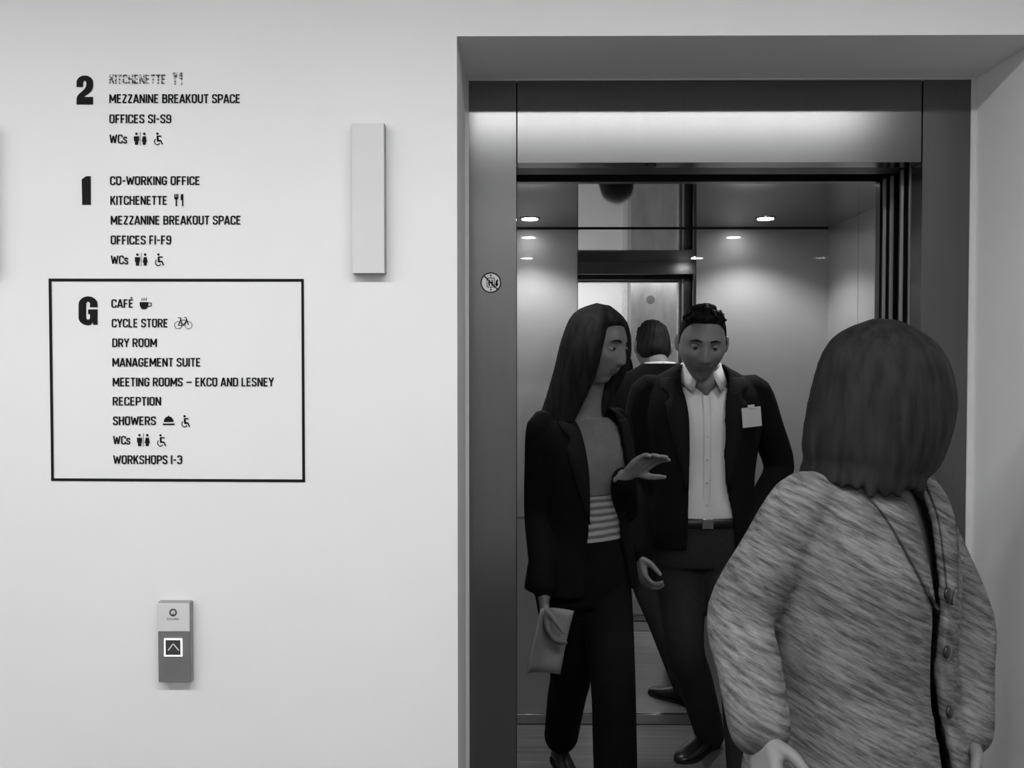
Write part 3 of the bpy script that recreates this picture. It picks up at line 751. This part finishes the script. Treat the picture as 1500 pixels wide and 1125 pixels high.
# shirt and collar
bm = bmesh.new()
torso(bm, [(cx, yb, .865, .165, .118), (cx, yb - .004, .95, .165, .125), (cx, yb, 1.10, .17, .118), (cx, yb, 1.28, .185, .122), (cx, yb, 1.38, .165, .10), (cx, yb + .005, 1.43, .10, .075), (cx, yb + .002, 1.462, .068, .066)], 0, 4)
tube(bm, [rwr.lerp(rel, .12), rwr + (rwr - rel).normalized() * .016], [.036, .036], 14, 1, round_cap=False)
sh = union('shirt', bm, .006, M['shirt'], man, 3)
bm = bmesh.new()
for s in (-1, 1):
    neckc = Vector((cx, yb - .008, 1.455)); rows = []
    for k in range(11):
        a = R(24 + 156 * k / 10); top = neckc + Vector((s * .071 * math.sin(a), -.073 * math.cos(a), .045 + .012 * (k / 10)))
        low = neckc + Vector((s * (.082 + .006 * math.sin(a)) * math.sin(a), -.082 * math.cos(a), .006 + .008 * (k / 10)))
        if k < 4:
            f_ = 1 - k / 4; low += Vector((s * .016 * f_, -.034 * f_, -.058 * f_)); top += Vector((-s * .006 * f_, -.020 * f_, -.030 * f_))
        rows.append((top, low))
    for off in (0,):
        vt = [[bm.verts.new(p) for p in r] for r in rows]; c_ = neckc
        vb = [[bm.verts.new(p + (Vector((c_.x, c_.y, p.z)) - p).normalized() * .005) for p in r] for r in rows]
        for j in range(10):
            bm.faces.new((vt[j][0], vt[j][1], vt[j + 1][1], vt[j + 1][0])); bm.faces.new((vb[j][0], vb[j + 1][0], vb[j + 1][1], vb[j][1]))
            for i in (0, 1): bm.faces.new((vt[j][i], vt[j + 1][i], vb[j + 1][i], vb[j][i]))
        for j in (0, 10): bm.faces.new((vt[j][0], vt[j][1], vb[j][1], vb[j][0]))
obj('collar', bm, M['shirt'], sh, True)
bm = bmesh.new()
tube(bm, [(cx, yb - .099, 1.392), (cx, yb - .114, 1.345), (cx, yb - .1225, 1.25), (cx, yb - .118, 1.10), (cx, yb - .125, .96)], [.014] * 5, 10, 4, ref=(0, 1, 0), flat=.25)
obj('button_placket', bm, M['shirt'], sh, True)
for z in (1.25, 1.17, 1.09, 1.01):
    bm = bmesh.new(); ellipsoid(bm, (cx, yb - .1245, z), (.005, .0022, .005), None, 12, 6); obj('shirt_button', bm, M['badge'], sh, True)
# jacket
lv = [(cx, yb, .855, .205, .150, 27, 17), (cx, yb, .96, .195, .145, 25, 17), (cx, yb, 1.10, .192, .138, 16, 16), (cx, yb, 1.28, .215, .142, 13, 14), (cx, yb, 1.37, .216, .128, 14, 16), (cx, yb + .004, 1.425, .198, .105, 20, 22), (cx, yb + .010, 1.462, .150, .090, 32, 32), (cx, yb + .012, 1.490, .100, .084, 52, 52), (cx, yb + .012, 1.502, .084, .082, 64, 64)]
bm = bmesh.new(); outer, L = shell(bm, lv, 0)
for s_, e_, w__ in ((rsh, rel, rwr), (lsh, lel, lwr)):
    ins = Vector((cx, yb, 1.40)) - s_; ins.z = 0
    tube(bm, [s_ + ins * .25 + Vector((0, 0, .0)), s_, s_.lerp(e_, .45), e_, e_.lerp(w__, .5), w__], [.052, .058, .062, .056, .052, .044], 16, 4)
jk = union('jacket', bm, .006, M['suit'], man, 4)
bl, br = bmesh.new(), bmesh.new(); lapels(bl, br, outer, L, 1.06, 1.46, .075, 0)
obj('lapel', bl, M['lapel'], jk, True); obj('lapel', br, M['lapel'], jk, True)
bc = V(1101, 611, 3.135); rb = Matrix.Rotation(R(14), 3, 'Z') @ Matrix.Rotation(R(-5), 3, 'Y')
bm = B(-.036, .036, -.0015, .0015, -.034, .034); box(bm, -.012, .012, -.004, .003, .030, .042)
bmesh.ops.transform(bm, matrix=Matrix.Translation(bc) @ rb.to_4x4(), verts=bm.verts); obj('name_badge', bm, M['badge'], jk)['label'] = 'white paper name badge clipped to the breast'
# trousers, belt, shoes
bm = bmesh.new()
torso(bm, [(cx, yb, .78, .165, .115), (cx, yb, .85, .178, .128), (cx, yb, .95, .172, .134)], 0, 3)
for a_, b__, c_ in ((rh, rk, ra), (lh, lk, la)): tube(bm, [a_, a_.lerp(b__, .5), b__, b__.lerp(c_, .4), c_ + Vector((0, 0, -.02))], [.095, .085, .070, .066, .058], 18, 4)
union('trousers', bm, .007, M['trous'], man, 4)
bm = bmesh.new(); torso(bm, [(cx, yb, .932, .175, .138), (cx, yb, .964, .174, .138)], 0, 1); bt = obj('belt', bm, M['belt'], man, True)
bm = bmesh.new(); box(bm, cx - .02, cx + .02, yb - .142, yb - .134, .930, .966); obj('buckle', bm, M['skirt'], bt, bevel=.002)
shoe(man, (ra.x + .035, ra.y + .045, .001), (ra.x - .15, ra.y - .14, .001)); shoe(man, (la.x + .005, la.y + .06, .001), (la.x + .02, la.y - .20, .001))

# ---- the woman at the left in the dark trouser suit
YAWA = 33; ya = 2.86
wa = thing('person', 'long-haired woman in dark trouser suit and grey top at the left of the lift', 'person', (P(852, 800, ya).x, ya, 0))
ax = P(853, 650, ya).x
Ha = headM(V(876, 509, 2.80), 48, 10, 4, .98)
rz = Matrix.Rotation(R(YAWA), 3, 'Z')
def la_(x, y, z): return Vector((ax, ya, 0)) + rz @ Vector((x, y, 0)) + Vector((0, 0, z))
rsh, rel, rwr = la_(-.150, .01, 1.312), V(790, 752, 2.80), V(797, 872, 2.68)
lsh, lel, lwr = la_(.150, .01, 1.312), V(914, 745, 2.90), V(914, 697, 2.70)
rh, rk, ra = la_(-.08, 0, .84), V(836, 985, 2.93), V(822, 1070, 3.26)
lh, lk, la = la_(.08, 0, .84), V(898, 1000, 2.70), V(905, 1250, 2.62)
bm = bmesh.new(); head(bm, Ha, True)
tube(bm, [V(870, 540, 2.825), V(862, 575, 2.85), V(856, 612, 2.87)], [.046, .047, .06], 16, 3)
torso(bm, [(ax, ya, .82, .13, .095), (ax, ya, 1.00, .105, .08), (ax, ya, 1.20, .135, .10), (ax, ya, 1.30, .13, .075), (ax, ya, 1.345, .05, .045)], YAWA, 3)
for s_, e_, w__ in ((rsh, rel, rwr), (lsh, lel, lwr)): tube(bm, [s_, s_.lerp(e_, .5), e_, e_.lerp(w__, .5), w__], [.036, .034, .030, .028, .021], 12, 3)
for a_, b__, c_ in ((rh, rk, ra), (lh, lk, la)): tube(bm, [a_, a_.lerp(b__, .5), b__, b__.lerp(c_, .4), c_], [.068, .058, .044, .042, .028], 12, 3)
hand(bm, rwr + Vector((0, -.005, -.022)), Vector((.02, -.05, -.2)), (1, .15, 0), 1, (28, 30, 20), .9)
hand(bm, lwr + Vector((.012, -.01, .006)), V(953, 668, 2.64) - lwr, (-.2, -.5, -.8), 1, (10, 14, 10), .92, 6)
union('body', bm, .0045, [M['skin'], M['lip']], wa, 2, .45, lip_paint(Ha)); eyes(Ha, wa, True)
def long_hair(Mx, root, m, length, sh_r, skip=70, seed=1, drop=(0, 0)):
    rnd = random.Random(seed); bm = bmesh.new(); hair_cap(bm, Mx, True, .010)
    n = 22
    for i in range(n):
        a = R(skip + (360 - 2 * skip) * i / (n - 1)); sx, sy = math.sin(a), -math.cos(a)
        fr = max(0, -sy); Lz = length * (1 - .12 * rnd.random())
        pts = [(sx * .02, .01 + sy * .02, .125), (sx * .062, .005 + sy * .078, .080), (sx * (.086 + .004 * fr), sy * .104, .0), (sx * .085, .01 + sy * .098, -.09)]
        pts.append((sx * (sh_r * .85) + drop[0] * .5, .02 + sy * .085 + drop[1] * .5, -.09 - (Lz - .09) * .45))
        pts.append((sx * sh_r + drop[0], .025 + sy * .10 + drop[1], -Lz))
        tube(bm, [Mx @ Vector(p) for p in pts], [.012, .023, .022, .024, .021, .007], 10, 4)
    return union('hair', bm, .006, m, root, 2)
long_hair(Ha, wa, M['hair'], .34, .095, 62, 3, (-.01, .03))
bm = bmesh.new()
torso(bm, [(ax, ya, .84, .150, .112), (ax, ya, .95, .135, .105), (ax, ya, 1.03, .122, .098), (ax, ya, 1.10, .132, .105), (ax, ya, 1.135, .140, .112)], YAWA, 4)
tp = union('knitted_top', bm, .006, M['knit'], wa, 3); tp['label'] = 'horizontally ribbed pale knit below the grey jersey'
bm = bmesh.new()
torso(bm, [(ax, ya, 1.10, .140, .112), (ax, ya, 1.16, .147, .120), (ax, ya, 1.22, .15, .120), (ax, ya, 1.29, .14, .092), (ax, ya + .01, 1.335, .085, .062)], YAWA, 4)
union('jersey', bm, .006, M['top'], wa, 3)
lv = [(ax, ya, .80, .190, .142, 30, 24), (ax, ya, .90, .172, .132, 27, 22), (ax, ya, 1.02, .150, .122, 24, 20), (ax, ya, 1.18, .168, .136, 24, 22), (ax, ya, 1.29, .168, .108, 24, 24), (ax, ya + .008, 1.338, .142, .085, 34, 34), (ax, ya + .014, 1.368, .085, .070, 58, 58), (ax, ya + .014, 1.376, .068, .066, 66, 66)]
bm = bmesh.new(); outer, L = shell(bm, lv, YAWA, .013)
for s_, e_, w__ in ((rsh, rel, rwr), (lsh, lel, lwr)):
    ins = Vector((ax, ya, 1.32)) - s_; ins.z = 0
    tube(bm, [s_ + ins * .25, s_, s_.lerp(e_, .45), e_, e_.lerp(w__, .5), w__.lerp(e_, .1)], [.042, .046, .050, .048, .043, .038], 16, 4)
jk = union('blazer', bm, .006, M['suit2'], wa, 4)
bl, br = bmesh.new(), bmesh.new(); lapels(bl, br, outer, L, 1.02, 1.335, .06, YAWA)
obj('lapel', bl, M['lapel'], jk, True); obj('lapel', br, M['lapel'], jk, True)
bm = bmesh.new()
torso(bm, [(ax, ya, .76, .150, .115), (ax, ya, .84, .165, .122), (ax, ya, .96, .138, .110)], YAWA, 3)
for a_, b__, c_ in ((rh, rk, ra), (lh, lk, la)): tube(bm, [a_, a_.lerp(b__, .5), b__, b__.lerp(c_, .4), c_ + Vector((0, 0, -.02))], [.092, .082, .068, .066, .062], 18, 4)
union('trousers', bm, .007, M['suit2'], wa, 4)
shoe(wa, (ra.x - .02, ra.y + .05, .055), (ra.x + .05, ra.y - .15, .002), .85); shoe(wa, (la.x - .02, la.y + .05, .001), (la.x + .07, la.y - .17, .001), .85)
# papers in her hand
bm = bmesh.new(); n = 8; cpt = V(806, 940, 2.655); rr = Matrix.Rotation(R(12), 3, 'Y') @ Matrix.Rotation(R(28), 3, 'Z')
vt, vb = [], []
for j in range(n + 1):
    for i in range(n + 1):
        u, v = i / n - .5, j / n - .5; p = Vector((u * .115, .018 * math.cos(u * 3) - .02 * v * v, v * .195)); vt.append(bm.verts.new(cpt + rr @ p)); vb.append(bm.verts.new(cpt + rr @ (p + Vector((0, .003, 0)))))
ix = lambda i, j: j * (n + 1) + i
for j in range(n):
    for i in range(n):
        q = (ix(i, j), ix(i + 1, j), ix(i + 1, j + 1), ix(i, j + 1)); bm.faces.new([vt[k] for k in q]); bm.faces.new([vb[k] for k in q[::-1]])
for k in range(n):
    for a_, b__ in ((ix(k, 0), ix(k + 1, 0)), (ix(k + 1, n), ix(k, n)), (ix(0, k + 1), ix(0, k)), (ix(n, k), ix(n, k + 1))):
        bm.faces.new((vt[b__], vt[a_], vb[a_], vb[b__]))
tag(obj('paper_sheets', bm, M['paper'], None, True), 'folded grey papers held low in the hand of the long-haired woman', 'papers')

# ---- the woman stepping out at the right in the grey tweed coat
yw = 1.64; YAWB = 38
wb = thing('person', 'dark-haired person in grey tweed coat stepping out at the right, nearest the camera', 'person', (P(1285, 900, yw).x, yw, 0))
bx = P(1262, 800, yw).x
rz = Matrix.Rotation(R(YAWB), 3, 'Z')
def lb_(x, y, z): return Vector((bx, yw, 0)) + rz @ Vector((x, y, 0)) + Vector((0, 0, z))
Hb = headM(V(1294, 582, 1.60), 96, 6, 0, 1.0)
rsh, rel, rwr = lb_(-.165, .01, 1.268), V(1085, 900, 1.56), V(1112, 1062, 1.42)
lsh, lel, lwr = lb_(.165, .01, 1.268), V(1408, 905, 1.74), V(1412, 1065, 1.62)
rh, rk, ra = lb_(-.085, 0, .80), lb_(-.09, -.16, .44), lb_(-.08, -.14, .09)
lh, lk, la = lb_(.085, 0, .80), lb_(.085, .02, .43), lb_(.08, .14, .10)
bm = bmesh.new(); head(bm, Hb, True)
tube(bm, [V(1292, 620, 1.615), V(1280, 655, 1.63), V(1264, 700, 1.64)], [.047, .048, .06], 16, 3)
torso(bm, [(bx, yw, .78, .14, .10), (bx, yw, .95, .12, .09), (bx, yw, 1.12, .14, .105), (bx, yw, 1.25, .13, .08), (bx, yw, 1.30, .05, .05)], YAWB, 3)
for s_, e_, w__ in ((rsh, rel, rwr), (lsh, lel, lwr)): tube(bm, [s_, s_.lerp(e_, .5), e_, e_.lerp(w__, .5), w__], [.036, .034, .030, .028, .021], 12, 3)
for a_, b__, c_ in ((rh, rk, ra), (lh, lk, la)): tube(bm, [a_, a_.lerp(b__, .5), b__, b__.lerp(c_, .4), c_], [.068, .058, .044, .042, .028], 12, 3)
hand(bm, rwr + (rwr - rel).normalized() * .015, rwr - rel, (.8, .5, 0), 1, (25, 30, 25), .92)
hand(bm, lwr + (lwr - lel).normalized() * .015, lwr - lel, (-.8, -.4, 0), -1, (25, 30, 25), .92)
union('body', bm, .0045, [M['skin'], M['lip']], wb, 2, .45, lip_paint(Hb)); eyes(Hb, wb, True)
long_hair(Hb, wb, M['hair2'], .165, .100, 40, 5)
lv = [(bx, yw, .73, .235, .180, 5, 3), (bx, yw, .82, .222, .168, 5, 3), (bx, yw, .96, .190, .142, 4, 3), (bx, yw, 1.10, .198, .146, 5, 4), (bx, yw, 1.23, .195, .125, 8, 7), (bx, yw + .006, 1.295, .160, .096, 16, 14), (bx, yw + .01, 1.328, .100, .080, 30, 28), (bx, yw + .01, 1.352, .078, .076, 44, 42)]
bm = bmesh.new(); outer, L = shell(bm, lv, YAWB, .016)
for s_, e_, w__ in ((rsh, rel, rwr), (lsh, lel, lwr)):
    ins = Vector((bx, yw, 1.22)) - s_; ins.z = 0
    tube(bm, [s_ + ins * .25, s_, s_.lerp(e_, .45), e_, e_.lerp(w__, .5), w__], [.050, .056, .060, .058, .054, .050], 16, 4)
ct = union('coat', bm, .006, M['tweed'], wb, 4)
for z, dd in ((1.12, .150), (1.02, .150), (.92, .156)):
    bm = bmesh.new(); ellipsoid(bm, lb_(.018, -dd, z), (.012, .005, .012), rz, 14, 8); obj('coat_button', bm, M['button'], ct, True)
bl, br = bmesh.new(), bmesh.new(); lapels(bl, br, outer, L, 1.10, 1.335, .07, YAWB, .012)
obj('lapel', bl, M['tweed'], ct, True); obj('lapel', br, M['tweed'], ct, True)
bm = bmesh.new()
torso(bm, [(bx, yw, .72, .155, .12), (bx, yw, .80, .17, .125), (bx, yw, .92, .14, .11)], YAWB, 3)
for a_, b__, c_ in ((rh, rk, ra), (lh, lk, la)): tube(bm, [a_, a_.lerp(b__, .5), b__, b__.lerp(c_, .4), c_ + Vector((0, 0, -.02))], [.092, .082, .066, .064, .060], 18, 4)
union('trousers', bm, .007, M['suit2'], wb, 4)
for a_ in (ra, la):
    h_ = a_ + rz @ Vector((0, .05, 0)); t_2 = a_ + rz @ Vector((0, -.18, 0)); h_.z = t_2.z = .001; shoe(wb, h_, t_2, .88)
